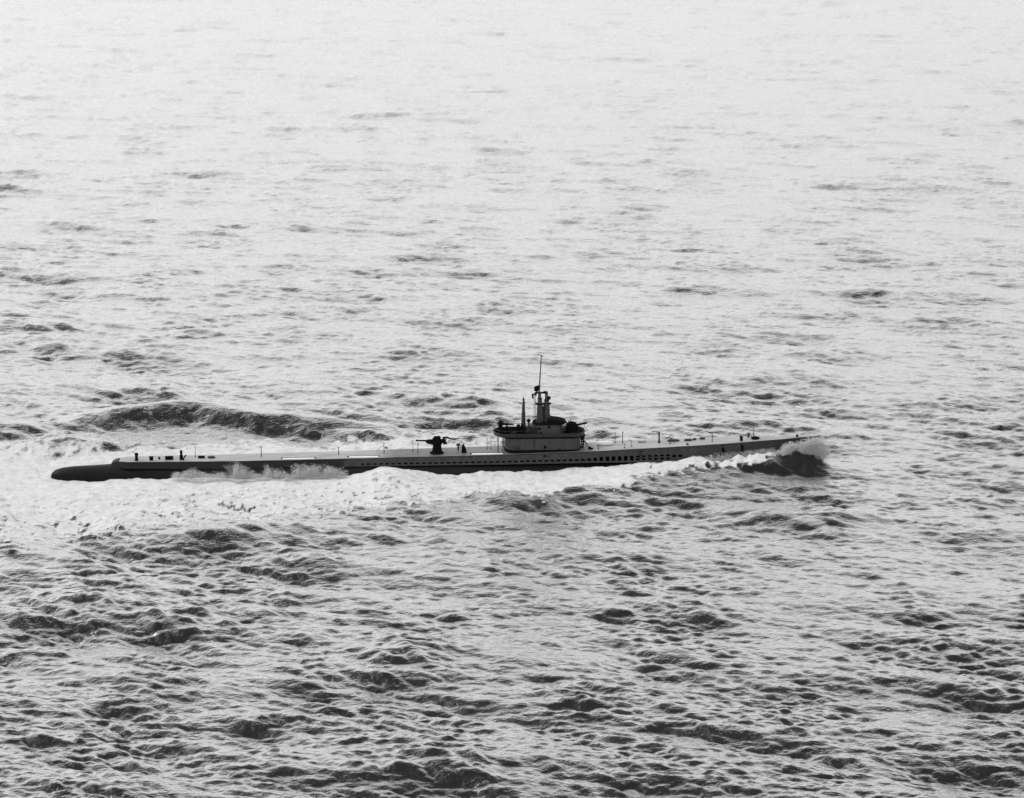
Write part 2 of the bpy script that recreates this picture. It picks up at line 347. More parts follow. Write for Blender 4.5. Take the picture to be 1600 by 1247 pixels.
# ------------------------------------------------------------------ mesh helpers
class MB:
    def __init__(s): s.v = []; s.f = []
    def box(s, x0, x1, y0, y1, z0, z1, taper=0.0):
        i = len(s.v); t = taper
        s.v += [(x0, y0, z0), (x1, y0, z0), (x1, y1, z0), (x0, y1, z0), (x0 + t, y0 + t, z1), (x1 - t, y0 + t, z1), (x1 - t, y1 - t, z1), (x0 + t, y1 - t, z1)]
        s.f += [[i + k for k in q] for q in ((3, 2, 1, 0), (4, 5, 6, 7), (0, 1, 5, 4), (1, 2, 6, 5), (2, 3, 7, 6), (3, 0, 4, 7))]
        return s
    def tube(s, a, b, r0, r1=None, n=8):
        """straight round bar from a to b"""
        return s.path([a, b], [r0, r0 if r1 is None else r1], n)
    def path(s, pts, rad, n=8):
        pts = [Vector(p) for p in pts]; rings = []
        if not hasattr(rad, '__len__'): rad = [rad] * len(pts)
        for k, p in enumerate(pts):
            d = (pts[min(k + 1, len(pts) - 1)] - pts[max(k - 1, 0)]).normalized()
            u = d.cross(Vector((0, 1, 0)) if abs(d.y) < .9 else Vector((1, 0, 0))).normalized(); w = d.cross(u)
            i = len(s.v); rings.append(i)
            for j in range(n):
                q = 2 * math.pi * j / n; s.v.append(tuple(p + (u * math.cos(q) + w * math.sin(q)) * rad[k]))
        for a, b in zip(rings, rings[1:]):
            s.f += [[a + j, a + (j + 1) % n, b + (j + 1) % n, b + j] for j in range(n)]
        s.f.append([rings[0] + j for j in range(n)][::-1]); s.f.append([rings[-1] + j for j in range(n)])
        return s
    def lathe(s, c, prof, n=16, sx=1.0, sy=1.0):
        """profile of (radius, z) turned about a vertical axis"""
        rings = []
        for r, z in prof:
            i = len(s.v); rings.append(i)
            for j in range(n):
                q = 2 * math.pi * j / n; s.v.append((c[0] + r * sx * math.cos(q), c[1] + r * sy * math.sin(q), c[2] + z))
        for a, b in zip(rings, rings[1:]):
            s.f += [[a + j, a + (j + 1) % n, b + (j + 1) % n, b + j] for j in range(n)]
        s.f.append([rings[0] + j for j in range(n)][::-1]); s.f.append([rings[-1] + j for j in range(n)])
        return s
    def prism(s, outline, z0, z1, top=None):
        """plan outline (list of x, y) pulled up from z0 to z1"""
        n = len(outline); i = len(s.v); top = top or outline
        s.v += [(x, y, z0) for x, y in outline] + [(x, y, z1) for x, y in top]
        s.f += [[i + j, i + (j + 1) % n, i + n + (j + 1) % n, i + n + j] for j in range(n)]
        s.f += [[i + j for j in range(n)][::-1], [i + n + j for j in range(n)]]
        return s
    def side(s, outline, y0, y1):
        """side outline (list of x, z) pulled across from y0 to y1"""
        n = len(outline); i = len(s.v)
        s.v += [(x, y0, z) for x, z in outline] + [(x, y1, z) for x, z in outline]
        s.f += [[i + j, i + (j + 1) % n, i + n + (j + 1) % n, i + n + j] for j in range(n)]
        s.f += [[i + j for j in range(n)][::-1], [i + n + j for j in range(n)]]
        return s
    def build(s, name, mat, parent=None, smooth=False, bevel=0.0, loc=None):
        me = bpy.data.meshes.new(name); me.from_pydata([tuple(map(float, v)) for v in s.v], [], s.f)
        bm = bmesh.new(); bm.from_mesh(me); bmesh.ops.recalc_face_normals(bm, faces=bm.faces); bm.to_mesh(me); bm.free()
        if smooth:
            me.polygons.foreach_set('use_smooth', [True] * len(me.polygons)); me.set_sharp_from_angle(angle=math.radians(35))
        me.materials.append(mat)
        o = bpy.data.objects.new(name, me); col.objects.link(o); o.parent = parent
        if loc: o.location = loc
        if bevel:
            b = o.modifiers.new('bevel', 'BEVEL'); b.width = bevel; b.segments = 2; b.limit_method = 'ANGLE'
        return o

def rounded(x0, x1, w, r0=None, r1=None, n=8):
    """plan outline with rounded ends"""
    r0 = w if r0 is None else r0; r1 = w if r1 is None else r1
    p = [(x1 - r1 + r1 * math.sin(a), -w * math.cos(a)) for a in np.linspace(0, math.pi, n * 2 + 1)]
    q = [(x0 + r0 - r0 * math.sin(a), w * math.cos(a)) for a in np.linspace(0, math.pi, n * 2 + 1)]
    return p + q

# ------------------------------------------------------------------ the submarine
sub = bpy.data.objects.new('submarine', None); col.objects.link(sub)
sub.location = (X0, Y0, 0); sub.rotation_euler = (0, 0, YAW)
sub['label'] = 'long dark grey submarine running on the surface with deck gun and tall masts'
sub['category'] = 'submarine'

# deck line: x, half width, height
DK = np.array([(-39.0, .9, 1.56), (-38.1, 1.3, 1.6), (-32, 1.5, 1.6), (-25.3, 1.7, 1.62), (-18, 1.8, 1.7), (-11.3, 1.9, 1.81), (-4, 2.05, 1.93), (4, 2.2, 2.06),
               (8.4, 2.3, 2.16), (14, 2.3, 2.3), (18.4, 2.3, 2.43), (23, 2.25, 2.6), (27.4, 2.15, 2.77), (31, 2.0, 2.89), (34.5, 1.8, 3.02), (37.6, 1.55, 3.15),
               (40, 1.25, 3.25), (42.6, .9, 3.34), (45.4, .45, 3.46), (47.4, .12, 3.52)])
def dw(x): return float(np.interp(x, DK[:, 0], DK[:, 1]))
def dz(x): return float(np.interp(x, DK[:, 0], DK[:, 2]))
# foot of the casing: half width, height
def cw(x): return dw(x) + float(np.interp(x, [-39, -30, 20, 36, 44, 47.4], [.25, .45, .45, .25, .02, 0]))
def cz(x): return float(np.interp(x, [-39, -30, -12, 10, 20, 30, 38, 47.4], [.75, .7, .85, 1.0, 1.05, 1.0, .6, .2]))

# hull below the casing
def hull_sec(x):
    b = float(np.interp(x, [-47.35, -47.2, -46.8, -46, -44.5, -42, -39, -34, -26, -16, 0, 15, 26, 34, 40, 44, 46.2, 46.9],
                        [.05, .45, .8, 1.15, 1.45, 1.65, 1.9, 2.5, 3.3, 3.9, 4.1, 4.1, 3.7, 2.8, 1.7, .75, .2, .06]))
    zt = float(np.interp(x, [-47.35, -47.2, -46.8, -46, -44.5, -42, -39, -36, -26, -11, 10, 20, 30, 38, 46.9], [-.35, .0, .32, .56, .74, .84, 1.02, 1.1, 1.1, 1.1, 1.2, 1.25, 1.2, 1.0, .6]))
    return b, zt
hm = MB(); xs = [-47.35, -47.2, -46.8, -46.4, -46, -45.3, -44.5, -43, -42, -40.5, -39, -36] + list(range(-34, 45, 2)) + [45.4, 46.2, 46.9]
ns = 20; rings = []
for x in xs:
    b, zt = hull_sec(x); i = len(hm.v); rings.append(i); zb = -3.2 if x > -40 else float(np.interp(x, [-47.35, -46, -40], [-.6, -1.6, -3.2]))
    zc = (zt + zb) / 2; a = (zt - zb) / 2
    for j in range(ns):
        q = 2 * math.pi * j / ns; c, q2 = math.cos(q), math.sin(q)
        hm.v.append((x, b * math.copysign(abs(c) ** .85, c), zc + a * math.copysign(abs(q2) ** .95, q2)))
for a, b in zip(rings, rings[1:]): hm.f += [[a + j, a + (j + 1) % ns, b + (j + 1) % ns, b + j] for j in range(ns)]
hm.f += [list(range(rings[0], rings[0] + ns))[::-1], list(range(rings[-1], rings[-1] + ns))]
hull = hm.build('hull', M['hull'], sub, smooth=True)

# limber holes along the foot of the casing: (x centre, bottom, top) as fractions from the casing's foot
holes = []
x = lx(566, -2.4)
PITCH_H = .752
while x < lx(1072, -2.3):
    big = float(np.interp(x, [18, 20.5, 28, 31], [0, 1, 1, .4]))
    if 24.5 < x < 28.6: holes += [(x, .16, .29, .22), (x, .37, .50, .22)]
    elif x > 28.6: holes.append((x, .30, .46, .23))
    else: holes.append((x, .20 - .06 * big, .36 + .14 * big, .23 if x > -4 else .18 + .05 * random.Random(int(x * 9)).random()))
    x += PITCH_H
# casing: sides with the holes cut through, a closed after end sloping down to the hull
cxs = sorted(set([round(v, 3) for v in list(np.arange(-39.0, -11, 1.4)) + list(np.arange(31.5, 47.0, .9)) + [47.4]] +
                 [round(h[0] - h[3], 3) for h in holes] + [round(h[0] + h[3], 3) for h in holes]))
lev = sorted(set([0, 1.0, .86] + [round(v, 3) for h_ in holes for v in h_[1:3]]))
def side_pt(x, f, s_):
    """a point on the casing's side: f = 0 at its foot, 1 at the deck edge"""
    w0, w1, z0_, z1_ = cw(x), dw(x), cz(x), dz(x) - .03
    return (x, s_ * (w0 + (w1 - w0) * (f ** 1.2)), z0_ + (z1_ - z0_) * f)
cm = MB()
for s_ in (-1, 1):
    grid = []
    for x in cxs:
        i = len(cm.v); grid.append(i); cm.v += [side_pt(x, f, s_) for f in lev]
    for a, (ia, ib) in enumerate(zip(grid, grid[1:])):
        xm = (cxs[a] + cxs[a + 1]) / 2
        for k in range(len(lev) - 1):
            fm = (lev[k] + lev[k + 1]) / 2
            if any(abs(xm - h[0]) < h[3] and h[1] < fm < h[2] for h in holes): continue
            cm.f.append([ia + k, ib + k, ib + k + 1, ia + k + 1])
# after end: rounded slope from the deck to the hull's back
i = len(cm.v); nseg = 7
for k in range(nseg):
    t_ = k / (nseg - 1); x = -39.0 - .95 * math.sin(t_ * math.pi / 2) ; zt_ = dz(-39) - .03 - .55 * (1 - math.cos(t_ * math.pi / 2)); w_ = dw(-39) * (1 - .5 * t_)
    cm.v += [(x, -w_, zt_), (x, w_, zt_), (x + .1 * t_, -w_ - .25, .6), (x + .1 * t_, w_ + .25, .6)]
for k in range(nseg - 1):
    a, b = i + 4 * k, i + 4 * k + 4
    cm.f += [[a, a + 1, b + 1, b], [a, b, b + 2, a + 2], [a + 1, a + 3, b + 3, b + 1]]
cm.f.append([i + 4 * (nseg - 1) + k for k in (0, 1, 3, 2)])
casing = cm.build('casing', M['casing'], sub)
# each limber hole: a dark open recess behind its opening
hole_mesh = {}
def recess(hw, key):
    if key not in hole_mesh:
        m_ = MB(); m_.v = [(-hw, 0, -.5), (hw, 0, -.5), (hw, 0, .5), (-hw, 0, .5), (-hw, .5, -.5), (hw, .5, -.5), (hw, .5, .5), (-hw, .5, .5)]
        m_.f = [[4, 5, 6, 7], [0, 1, 5, 4], [1, 2, 6, 5], [2, 3, 7, 6], [3, 0, 4, 7]]
        o = m_.build('limber_hole', M['black'], sub); hole_mesh[key] = o.data; return o
    o = bpy.data.objects.new('limber_hole', hole_mesh[key]); col.objects.link(o); o.parent = sub; return o
for hx_, f0, f1, hw in holes:
    p0, p1 = side_pt(hx_, f0, -1), side_pt(hx_, f1, -1)
    o = recess(hw, round(hw, 2)); o.location = (hx_, (p0[1] + p1[1]) / 2 + .012, (p0[2] + p1[2]) / 2); o.scale = (1, 1, (p1[2] - p0[2]))
    sl = math.atan2(p1[1] - p0[1], p1[2] - p0[2]); o.rotation_euler = (-sl, 0, 0)
# rubbing strake under the deck edge, plate seams
st = MB()
for a, b in zip(np.arange(-38.6, 46, 1.2), np.arange(-37.4, 47.2, 1.2)):
    for s_ in (-1,):
        st.tube((a, s_ * (dw(a) + .03), dz(a) - .10), (b, s_ * (dw(b) + .03), dz(b) - .10), .045, n=6)
st.build('rubbing_strake', M['dark'], sub)
for px in (1003, 1130, 1160, 860, 620, 735, 1060):
    x = lx(px, -2.2); a_, b_ = side_pt(x, .62, -1), side_pt(x, .95, -1)
    MB().box(-.025, .025, -.015, .02, -.5, .5).build('plate_seam', M['black'], sub, loc=(x, (a_[1] + b_[1]) / 2 - .005, (a_[2] + b_[2]) / 2)).scale = (1, 1, b_[2] - a_[2])
# foot rungs on the casing's side, anchor recess near the bow
for f in (.35, .5, .64, .78):
    p = side_pt(lx(1000, -2.3), f, -1)
    MB().box(-.2, .2, -.07, .03, -.03, .03).build('rung', M['black'], sub, loc=p)
for px, f in ((1130, .62), (1160, .7)):
    p = side_pt(lx(px, -1.8), f, -1)
    MB().lathe((0, 0, 0), [(.10, -.4), (.2, -.3), (.22, 0), (.2, .3), (.10, .4)], 10, 1.0, .25).build('anchor_recess', M['black'], sub, smooth=True, loc=p)
p = side_pt(lx(851, -2.4), .7, -1)
MB().lathe((0, 0, 0), [(.1, -.18), (.14, 0), (.1, .18)], 8, 1, .4).tube((.2, 0, .05), (.9, 0, -.12), .04).build('towing_fitting', M['black'], sub, loc=p)

# deck
dm = MB(); dxs = list(np.arange(-38.9, 47, 1.0)) + [47.3]; L_ = []
for x in dxs:
    i = len(dm.v); L_.append(i); w_, z_ = dw(x) + .02, dz(x)
    dm.v += [(x, -w_, z_ - .07), (x, -w_, z_), (x, 0, z_ + .03), (x, w_, z_), (x, w_, z_ - .07)]
for a, b in zip(L_, L_[1:]): dm.f += [[a + k, b + k, b + k + 1, a + k + 1] for k in range(4)] + [[a + 4, b + 4, b, a]]
dm.f += [[L_[0] + k for k in range(5)], [L_[-1] + k for k in range(5)]]
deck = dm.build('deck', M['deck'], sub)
# near-edge glare built as pale strips, the shadow line behind as black strips
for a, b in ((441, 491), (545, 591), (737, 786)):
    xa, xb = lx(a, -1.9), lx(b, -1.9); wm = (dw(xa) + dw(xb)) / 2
    MB().box(-(xb - xa) / 2, (xb - xa) / 2, -.24, .24, 0, .09, .02).build('deck_glare_strip', M['light'], sub, loc=((xa + xb) / 2, -wm + .3, dz((xa + xb) / 2) + .0))
    MB().box(-(xb - xa) / 2 - .2, (xb - xa) / 2 + .2, -.07, .07, 0, .11).build('deck_edge_shadow', M['black'], sub, loc=((xa + xb) / 2, -wm + .62, dz((xa + xb) / 2) + .0))
# darker hatch covers and fittings down the middle of the deck
def on_deck(px, ly):
    x = lx(px, ly); return (x, ly, dz(x) + .02)
for px, ly, r in ((330, -.1, .38), (1052, .7, .62), (1075, .6, .42), (1085, .75, .2), (1097, 1.0, .3)):
    MB().lathe((0, 0, 0), [(r, 0), (r, .12), (r * .85, .2), (r * .3, .25)], 14, 1.25, .8).build('deck_hatch', M['dark'], sub, smooth=True, loc=on_deck(px, ly))
o = MB().lathe((0, 0, 0), [(.55, 0), (.95, .08), (1.0, .3), (.85, .42), (.3, .46)], 20, 1.05, .45).build('life_raft', M['white'], sub, smooth=True, loc=on_deck(945, .35))
o['label'] = 'pale oval raft lying on the foredeck'
MB().box(-.5, .5, -.2, .2, 0, .06).build('hatch_coaming', M['mid'], sub, loc=on_deck(1003, .9))
# stern fittings
sx_, _z = on_deck(213, -.9)[0], 0
c = MB(); c.lathe((0, 0, 0), [(.24, 0), (.2, .15), (.17, .6), (.25, .7), (.2, .9), (.06, .98)], 12).tube((-.15, 0, .95), (-.62, 0, 1.1), .03)
c.build('capstan', M['black'], sub, smooth=True, loc=on_deck(213, -.9))
def bollards(px, ly, hgt=.42, gap=.32, r=.13, n=2, mat='black'):
    b_ = MB(); b_.box(-gap, gap, -.15, .15, 0, .06)
    for k in range(n):
        xx = (k - (n - 1) / 2) * gap; b_.lathe((xx, 0, .06), [(r, 0), (r * .85, hgt * .7), (r * 1.25, hgt * .85), (r * 1.1, hgt)], 10)
    return b_.build('bollard', M[mat], sub, smooth=True, loc=on_deck(px, ly))
bollards(236, -.8, .4, .2, .16); bollards(248.5, -.3, .2, .12, .12, 1)
for px in (261, 267): bollards(px, -.6, .35, .26, .15, 2)
for px in (312, 317): bollards(px, -.1, .22, .2, .13, 2)
bollards(1158, -.9, .5, .14, .13, 2, 'black')
bollards(1074, -1.5, .12, .14, .06, 2); bollards(1245, -.2, .2, .12, .1, 2)
MB().box(-.22, .22, -.16, .16, 0, .55, .03).tube((0, 0, .55), (0, 0, .95), .15).lathe((0, 0, .9), [(.12, 0), (.2, .12), (.12, .26)], 8).build('vent_trunk', M['black'], sub, bevel=.02, loc=on_deck(283, -.7))
MB().box(-.1, .1, -.1, .1, 0, .3).tube((.1, 0, .3), (.35, 0, .62), .09).build('deck_winch', M['black'], sub, loc=on_deck(286, -1.0))
# ready locker and vent between gun and fairwater
c = MB(); c.box(-.32, .32, -.25, .25, 0, .5, .05).lathe((-.05, 0, .5), [(.2, 0), (.24, .15), (.18, .32)], 10).lathe((-.08, 0, .8), [(.12, 0), (.15, .12), (.05, .26)], 10)
c.build('ready_locker', M['black'], sub, loc=on_deck(725, -.7))
MB().lathe((0, 0, 0), [(.1, 0), (.1, .5), (.26, .6), (.26, .75), (.05, .85)], 10).build('deck_vent', M['dark'], sub, smooth=True, loc=on_deck(716, .7))

# stanchions and poles: px, py of the top, distance across the deck, radius, arm
POLES = [(305, 698, .6, .03, 0), (408, 698, .2, .05, 0), (529, 699, .2, .05, 0), (600, 692, .4, .04, 1), (645, 688, .8, .03, 0), (653, 693, -.2, .04, 0), (761, 684, .9, .025, 0),
         (767, 686, .9, .02, 0), (934, 687, 1.2, .03, 0), (961, 676, 1.3, .035, 0), (973, 675, 1.0, .05, 0), (976, 694, -1.6, .03, 0), (987, 690, -1.2, .03, 0),
         (935, 695, -1.4, .03, 0), (1047, 679, -.6, .04, 0), (1113, 676, -.4, .05, 0)]
for px, py, ly, r, arm in POLES:
    x, z = at(px, py, ly); b_ = dz(x)
    m_ = MB().tube((0, 0, 0), (0, 0, z - b_), r, r * .8, 6).lathe((0, 0, 0), [(.1, 0), (.08, .08), (r, .12)], 6).lathe((0, 0, z - b_ - .1), [(r, 0), (r * 2, .05), (r, .14)], 6)
    if arm: m_.side([(.1, z - b_ - .7), (.15, z - b_ - .45), (.5, z - b_ - .62), (.42, z - b_ - .75)], -.03, .03).tube((0, 0, z - b_ - .25), (-.9, 0, .3), .025)
    m_.build('stanchion', M['dark'], sub, loc=(x, ly, b_))
# derrick post on the foredeck with its arm
x, z = at(1030, 675, .2); b_ = dz(x)
dp = MB().tube((0, 0, 0), (0, 0, z - b_), .11, .09, 8).lathe((0, 0, 0), [(.2, 0), (.16, .2), (.11, .3)], 8).lathe((0, 0, z - b_ - .1), [(.09, 0), (.16, .06), (.1, .16)], 8).build('derrick_post', M['dark'], sub, loc=(x, .2, b_))
MB().tube((0, 0, z - b_), (-.95, 0, z - b_ + .1), .04).tube((0, 0, z - b_ - .6), (-.3, 0, z - b_), .03).build('arm', M['dark'], dp)
x, z = at(1113, 677, -.4)
MB().tube((x, -.4, z), (x - .8, -.4, z + .25), .05).tube((x, -.4, z), (x - .5, -.4, z + .1), .08).build('signal_arm', M['dark'], sub)
x, z = at(1047, 680, -.6); b_ = dz(x)
MB().tube((x, -.6, z), (x + .35, -.6, z - .05), .03).tube((x + .35, -.6, z - .05), (x + .1, -.6, z - .7), .025).tube((x, -.6, z), (x + .2, .3, b_), .02).build('davit', M['dark'], sub)
# jackstaff near the bow
x, z = at(1178, 662, 0); b_ = dz(x)
js = MB().tube((0, 0, 0), (0, 0, z - b_), .045, .03, 6).lathe((0, 0, z - b_ - .15), [(.03, 0), (.1, .08), (.03, .2)], 8).build('jackstaff', M['dark'], sub, loc=(x, 0, b_))
MB().tube((-.6, 0, 1.02), (.4, 0, 1.05), .03).tube((0, -.3, 1.3), (0, .3, 1.3), .02).build('crosspiece', M['dark'], js)
MB().lathe((0, 0, 0), [(.42, 0), (.36, .12), (.2, .2), (.16, .34)], 12, 1.2, 1).box(-.55, -.2, -.1, .1, .1, .3).box(.2, .5, -.1, .1, .1, .26).build('windlass', M['black'], sub, loc=on_deck(1180, -.4))
MB().lathe((0, 0, 0), [(.2, 0), (.12, .1), (.12, .4), (.24, .5), (.1, .56)], 10).build('mushroom_vent', M['mid'], sub, smooth=True, loc=on_deck(1169, .8))
# wires from the bow to the shears and from the shears to the stern
def wire(name, a, b, sag, r=.012, n=12):
    a, b = Vector(a), Vector(b); pts = [tuple(a.lerp(b, k / n) - Vector((0, 0, sag * 4 * (k / n) * (1 - k / n)))) for k in range(n + 1)]
    MB().path(pts, r, 4).build(name, M['dark'], sub)
xa, za = at(600, 692, .4); xb, zb_ = at(529, 699, .2); xc, zc_ = at(408, 698, .2)
wire('lifeline', (lx(934), -1.6, dz(20) + .9), (lx(987), -1.5, dz(24) + .85), .05)

# ---- deck gun
gxp, gyp = lx(683, -.6), -.6; gz = dz(gxp) + .02
gun = MB().lathe((0, 0, 0), [(.85, 0), (.82, .12), (.62, .25), (.52, .9), (.5, 1.05), (.62, 1.12)], 18).box(-.9, .75, -.35, .35, .02, .1).build('deck_gun', M['black'], sub, smooth=True, loc=(gxp, gyp, gz))
MB().prism(rounded(-.68, .62, .5), 1.12, 1.32).box(-.55, .45, -.5, -.38, 1.3, 1.85).box(-.55, .45, .38, .5, 1.3, 1.85).box(-.35, .3, -.45, .45, 1.3, 1.5).build('gun_mount', M['black'], gun, bevel=.03)
MB().path([(-2.55, 0, 1.62), (-1.2, 0, 1.58), (-1.15, 0, 1.58), (-.6, 0, 1.57), (.7, 0, 1.54)], [.085, .12, .18, .2, .26], 12).lathe((-2.52, 0, 1.62), [(.1, -.1), (.12, 0), (.1, .1)], 8).build('gun_barrel', M['black'], gun, smooth=True)
MB().side([(-1.45, 1.44), (-1.1, 1.2), (-.3, 1.12), (.4, 1.15), (.5, 1.4), (-.3, 1.44)], -.16, .16).build('recoil_cylinder', M['black'], gun, bevel=.03)
MB().box(.5, 1.1, -.25, .25, 1.3, 1.72).box(.75, 1.2, -.32, .32, 1.15, 1.35).build('breech', M['black'], gun, bevel=.03)
MB().lathe((-.15, -.1, 1.85), [(.3, 0), (.34, .12), (.24, .3)], 10).lathe((.2, .25, 1.85), [(.2, 0), (.22, .1), (.14, .26)], 10).box(-.45, -.2, -.5, -.3, 1.7, 2.0).tube((-.4, .3, 1.8), (.55, .3, 1.95), .06).build('gun_sight', M['black'], gun)
for k in (-1, 1): MB().box(-.1, .25, k * .8 - .15, k * .8 + .15, .95, 1.02).tube((0, k * .8, .95), (0, k * .4, .8), .05).build('layer_seat', M['black'], gun)
MB().path([(.7, .5, 1.78), (1.25, .5, 1.85), (1.7, .5, 1.68), (2.1, .5, 1.62), (2.9, .5, 1.74)], [.16, .12, .09, .1, .03], 8).build('loading_tray', M['black'], gun)
for k in (-1, 1):
    w_ = MB(); w_.path([(.1 + .26 * math.cos(q), k * .58, 1.5 + .26 * math.sin(q)) for q in np.linspace(0, 2 * math.pi, 13)], .03, 6); w_.build('hand_wheel', M['black'], gun)

# ---- fairwater (conning tower structure)
xa, xb = lx(789, -1.5), lx(908, -1.5); zf0 = dz((xa + xb) / 2) - .05; zf1 = at(850, 683.3, -1.6)[1]
tower = MB().prism(rounded(xa, xb, 1.95, 1.1, .95), zf0, zf1).build('fairwater', M['tower'], sub, smooth=True)
MB().prism(rounded(xa - .05, xb + .05, 2.02, 1.15, 1.0), zf0, zf0 + .34).build('skirt', M['black'], tower)
for px in (812, 835, 858, 880):
    MB().box(-.02, .02, -.015, .02, -.5, .5).build('plate_seam', M['dark'], tower, loc=(lx(px, -1.6), -1.955, (zf0 + zf1) / 2 + .15)).scale = (1, 1, zf1 - zf0 - .5)
x, z = at(851.5, 696.5, -1.62); MB().lathe((0, 0, 0), [(.05, -.2), (.17, -.12), (.19, 0), (.12, .17), (.03, .22)], 8, 1, .5).build('running_light', M['black'], tower, smooth=True, loc=(x, -1.98, z - .08))
x, z = at(874, 700, -1.62); MB().lathe((0, 0, 0), [(.05, -.15), (.11, 0), (.05, .15)], 8, 1, .5).build('wall_fitting', M['dark'], tower, loc=(x, -1.97, z - .08))
x, z = at(805, 697, -1.62)
MB().path([(-.45, 0, -.2), (-.4, 0, .05), (0, 0, .12), (.5, 0, -.02)], .035, 6).box(-.15, .6, -.015, .02, -.3, -.1).build('grab_rail', M['dark'], tower, loc=(x, -1.97, z - .08))
for k in range(6):
    MB().box(-.13, .13, -.05, .02, -.015, .015).build('rung', M['dark'], tower, loc=(lx(834, -1.62), -1.98, zf0 + .45 + .28 * k))
# gun platforms: dark overhanging bulwark round the fairwater's top
pa_, pb_ = lx(772, -1.7), lx(915, -1.7); zp0, zp1 = zf1 - .02, at(850, 677.5, -1.9)[1]
out_lo = rounded(pa_ + .9, pb_ - .5, 2.05, 1.2, 1.0); out_hi = rounded(pa_, pb_, 2.15, 1.5, 1.2)
plat = MB().prism(out_lo, zp0 - .06, zp0 + .16, out_hi).build('gun_platform', M['black'], sub, smooth=True)
bw_ = MB(); n_ = len(out_hi)
inn = [(x_ * 1 + (0.06 if x_ < (pa_ + pb_) / 2 else -.06), y_ * .965) for x_, y_ in out_hi]
i = 0
bw_.v = [(x_, y_, zp0 + .16) for x_, y_ in out_hi] + [(x_, y_, zp1) for x_, y_ in out_hi] + [(x_, y_, zp1) for x_, y_ in inn] + [(x_, y_, zp0 + .16) for x_, y_ in inn]
for k in range(n_):
    k2 = (k + 1) % n_
    if (out_hi[k][0] < lx(800) and zp1): pass
    bw_.f += [[k, k2, n_ + k2, n_ + k], [n_ + k, n_ + k2, 2 * n_ + k2, 2 * n_ + k], [2 * n_ + k, 2 * n_ + k2, 3 * n_ + k2, 3 * n_ + k]]
bw_.build('bulwark', M['dark'], plat)
# railing on the after gun platform
rl = MB(); rz = zp1 + .75
pts_ = [p for p in out_hi if p[0] < lx(826)]
pts_ = sorted([p for p in pts_ if p[1] < 0], key=lambda p: -p[0]) + sorted([p for p in pts_ if p[1] >= 0], key=lambda p: p[0])
pts_ = [(lx(826), -2.15)] + pts_ + [(lx(826), 2.15)]
rl.path([(a, b, zp1 + .38) for a, b in pts_], .025, 5)
for a, b in pts_[::4]: rl.tube((a, b, zp1 - .1), (a, b, zp1 + .4), .03, n=5)
rl.build('railing', M['dark'], plat)
# posts under the after overhang
for px, ly in ((778, -1.2), (778.5, 1.2), (785.5, -1.5), (787, 1.3)):
    x = lx(px, ly); MB().tube((x, ly, dz(x)), (x, ly, zp0 + .1), .045, n=6).build('platform_post', M['dark'], plat)
# brackets, ladder and stays at the forward end
for k in range(7):
    z_ = zf0 + .25 + .3 * k; x = xb + .05
    MB().box(x, x + .32 + .12 * (k % 3), -.32, .32, z_ - .025, z_ + .03).build('ladder_rung', M['black'], plat)
for ly in (-.34, .34): MB().tube((xb + .35, ly, zf0), (xb + .42, ly, zp0 + .1), .04, n=6).build('ladder_rail', M['black'], plat)
for ly in (-.9, .9):
    MB().tube((xb + 1.1, ly, zf0 + .05), (xb + .1, ly, zp0 - .1), .035, n=6).build('platform_stay', M['black'], plat)
    MB().side([(xb - .02, zp0), (xb + .6, zp0), (xb - .02, zp0 - .9)], ly - .05, ly + .05).build('platform_bracket', M['black'], plat)
x, z = at(918, 664, -.6); 
for a_, b_ in (((pb_ - .15, -.6, zp1 - .2), (x + .1, -.6, z)), ((pb_ - .1, .8, zp1 - .2), (pb_ + .25, .9, zp1 + 1.0)), ((pb_ - .2, -1.2, zp1), (pb_ + .5, -1.2, zp1 + .35))):
    MB().tube(a_, b_, .03, n=5).build('raked_stay', M['dark'], plat)
MB().box(.0, .35, -.3, .3, 0, .25).box(.25, .6, -.2, .1, 0, .14).build('locker', M['black'], sub, loc=(xb + .9, -1.3, dz(xb + 1) + .02))

# bridge: lighter box on the fairwater
ba, bb = lx(838, -1.2), lx(877, -1.2); zb1 = at(860, 664, -1.3)[1]
bridge = MB().prism(rounded(ba - .3, bb + .5, 1.35, .6, 1.1), zp0 + .1, zb1, rounded(ba - .2, bb + .15, 1.25, .6, 1.0)).build('bridge', M['tower_light'], sub, smooth=True)
MB().prism(rounded(ba - .9, ba + .4, 1.3, .5, .3), zp0 + .1, zb1 - .35).lathe((ba - .8, -.8, zp0 + .2), [(.35, 0), (.38, .5), (.3, 1.1)], 10).build('bridge_after_screen', M['dark'], bridge)
MB().prism(rounded(ba - .45, bb + .55, 1.42, .7, 1.2), zb1 - .02, zb1 + .16, rounded(ba - .4, bb + .5, 1.4, .7, 1.2)).build('bridge_rim', M['black'], bridge)
za, zb2 = zb1 + .15, at(865, 655.5, -1)[1]
MB().side([(lx(855), za), (lx(882) + .2, za), (lx(878), za + .25), (lx(872), zb2 - .1), (lx(860), zb2 + .02), (lx(855), zb2)], -1.2, 1.1).build('bridge_canopy', M['black'], bridge, bevel=.05)
MB().side([(lx(877, -1.1), zp1 + .1), (lx(884, -1.1), zp1 + .1), (lx(877, -1.1), zb1 - .1)], -.9, .9).build('spray_shield', M['tower_light'], bridge)
for px, py in ((843, 670), (845, 677), (848, 680), (858, 668)):
    x, z = at(px, py, -1.38); MB().box(-.14, .14, -.08, .05, -.1, .12).build('bridge_fitting', M['black'], bridge, loc=(x, -1.34, z))

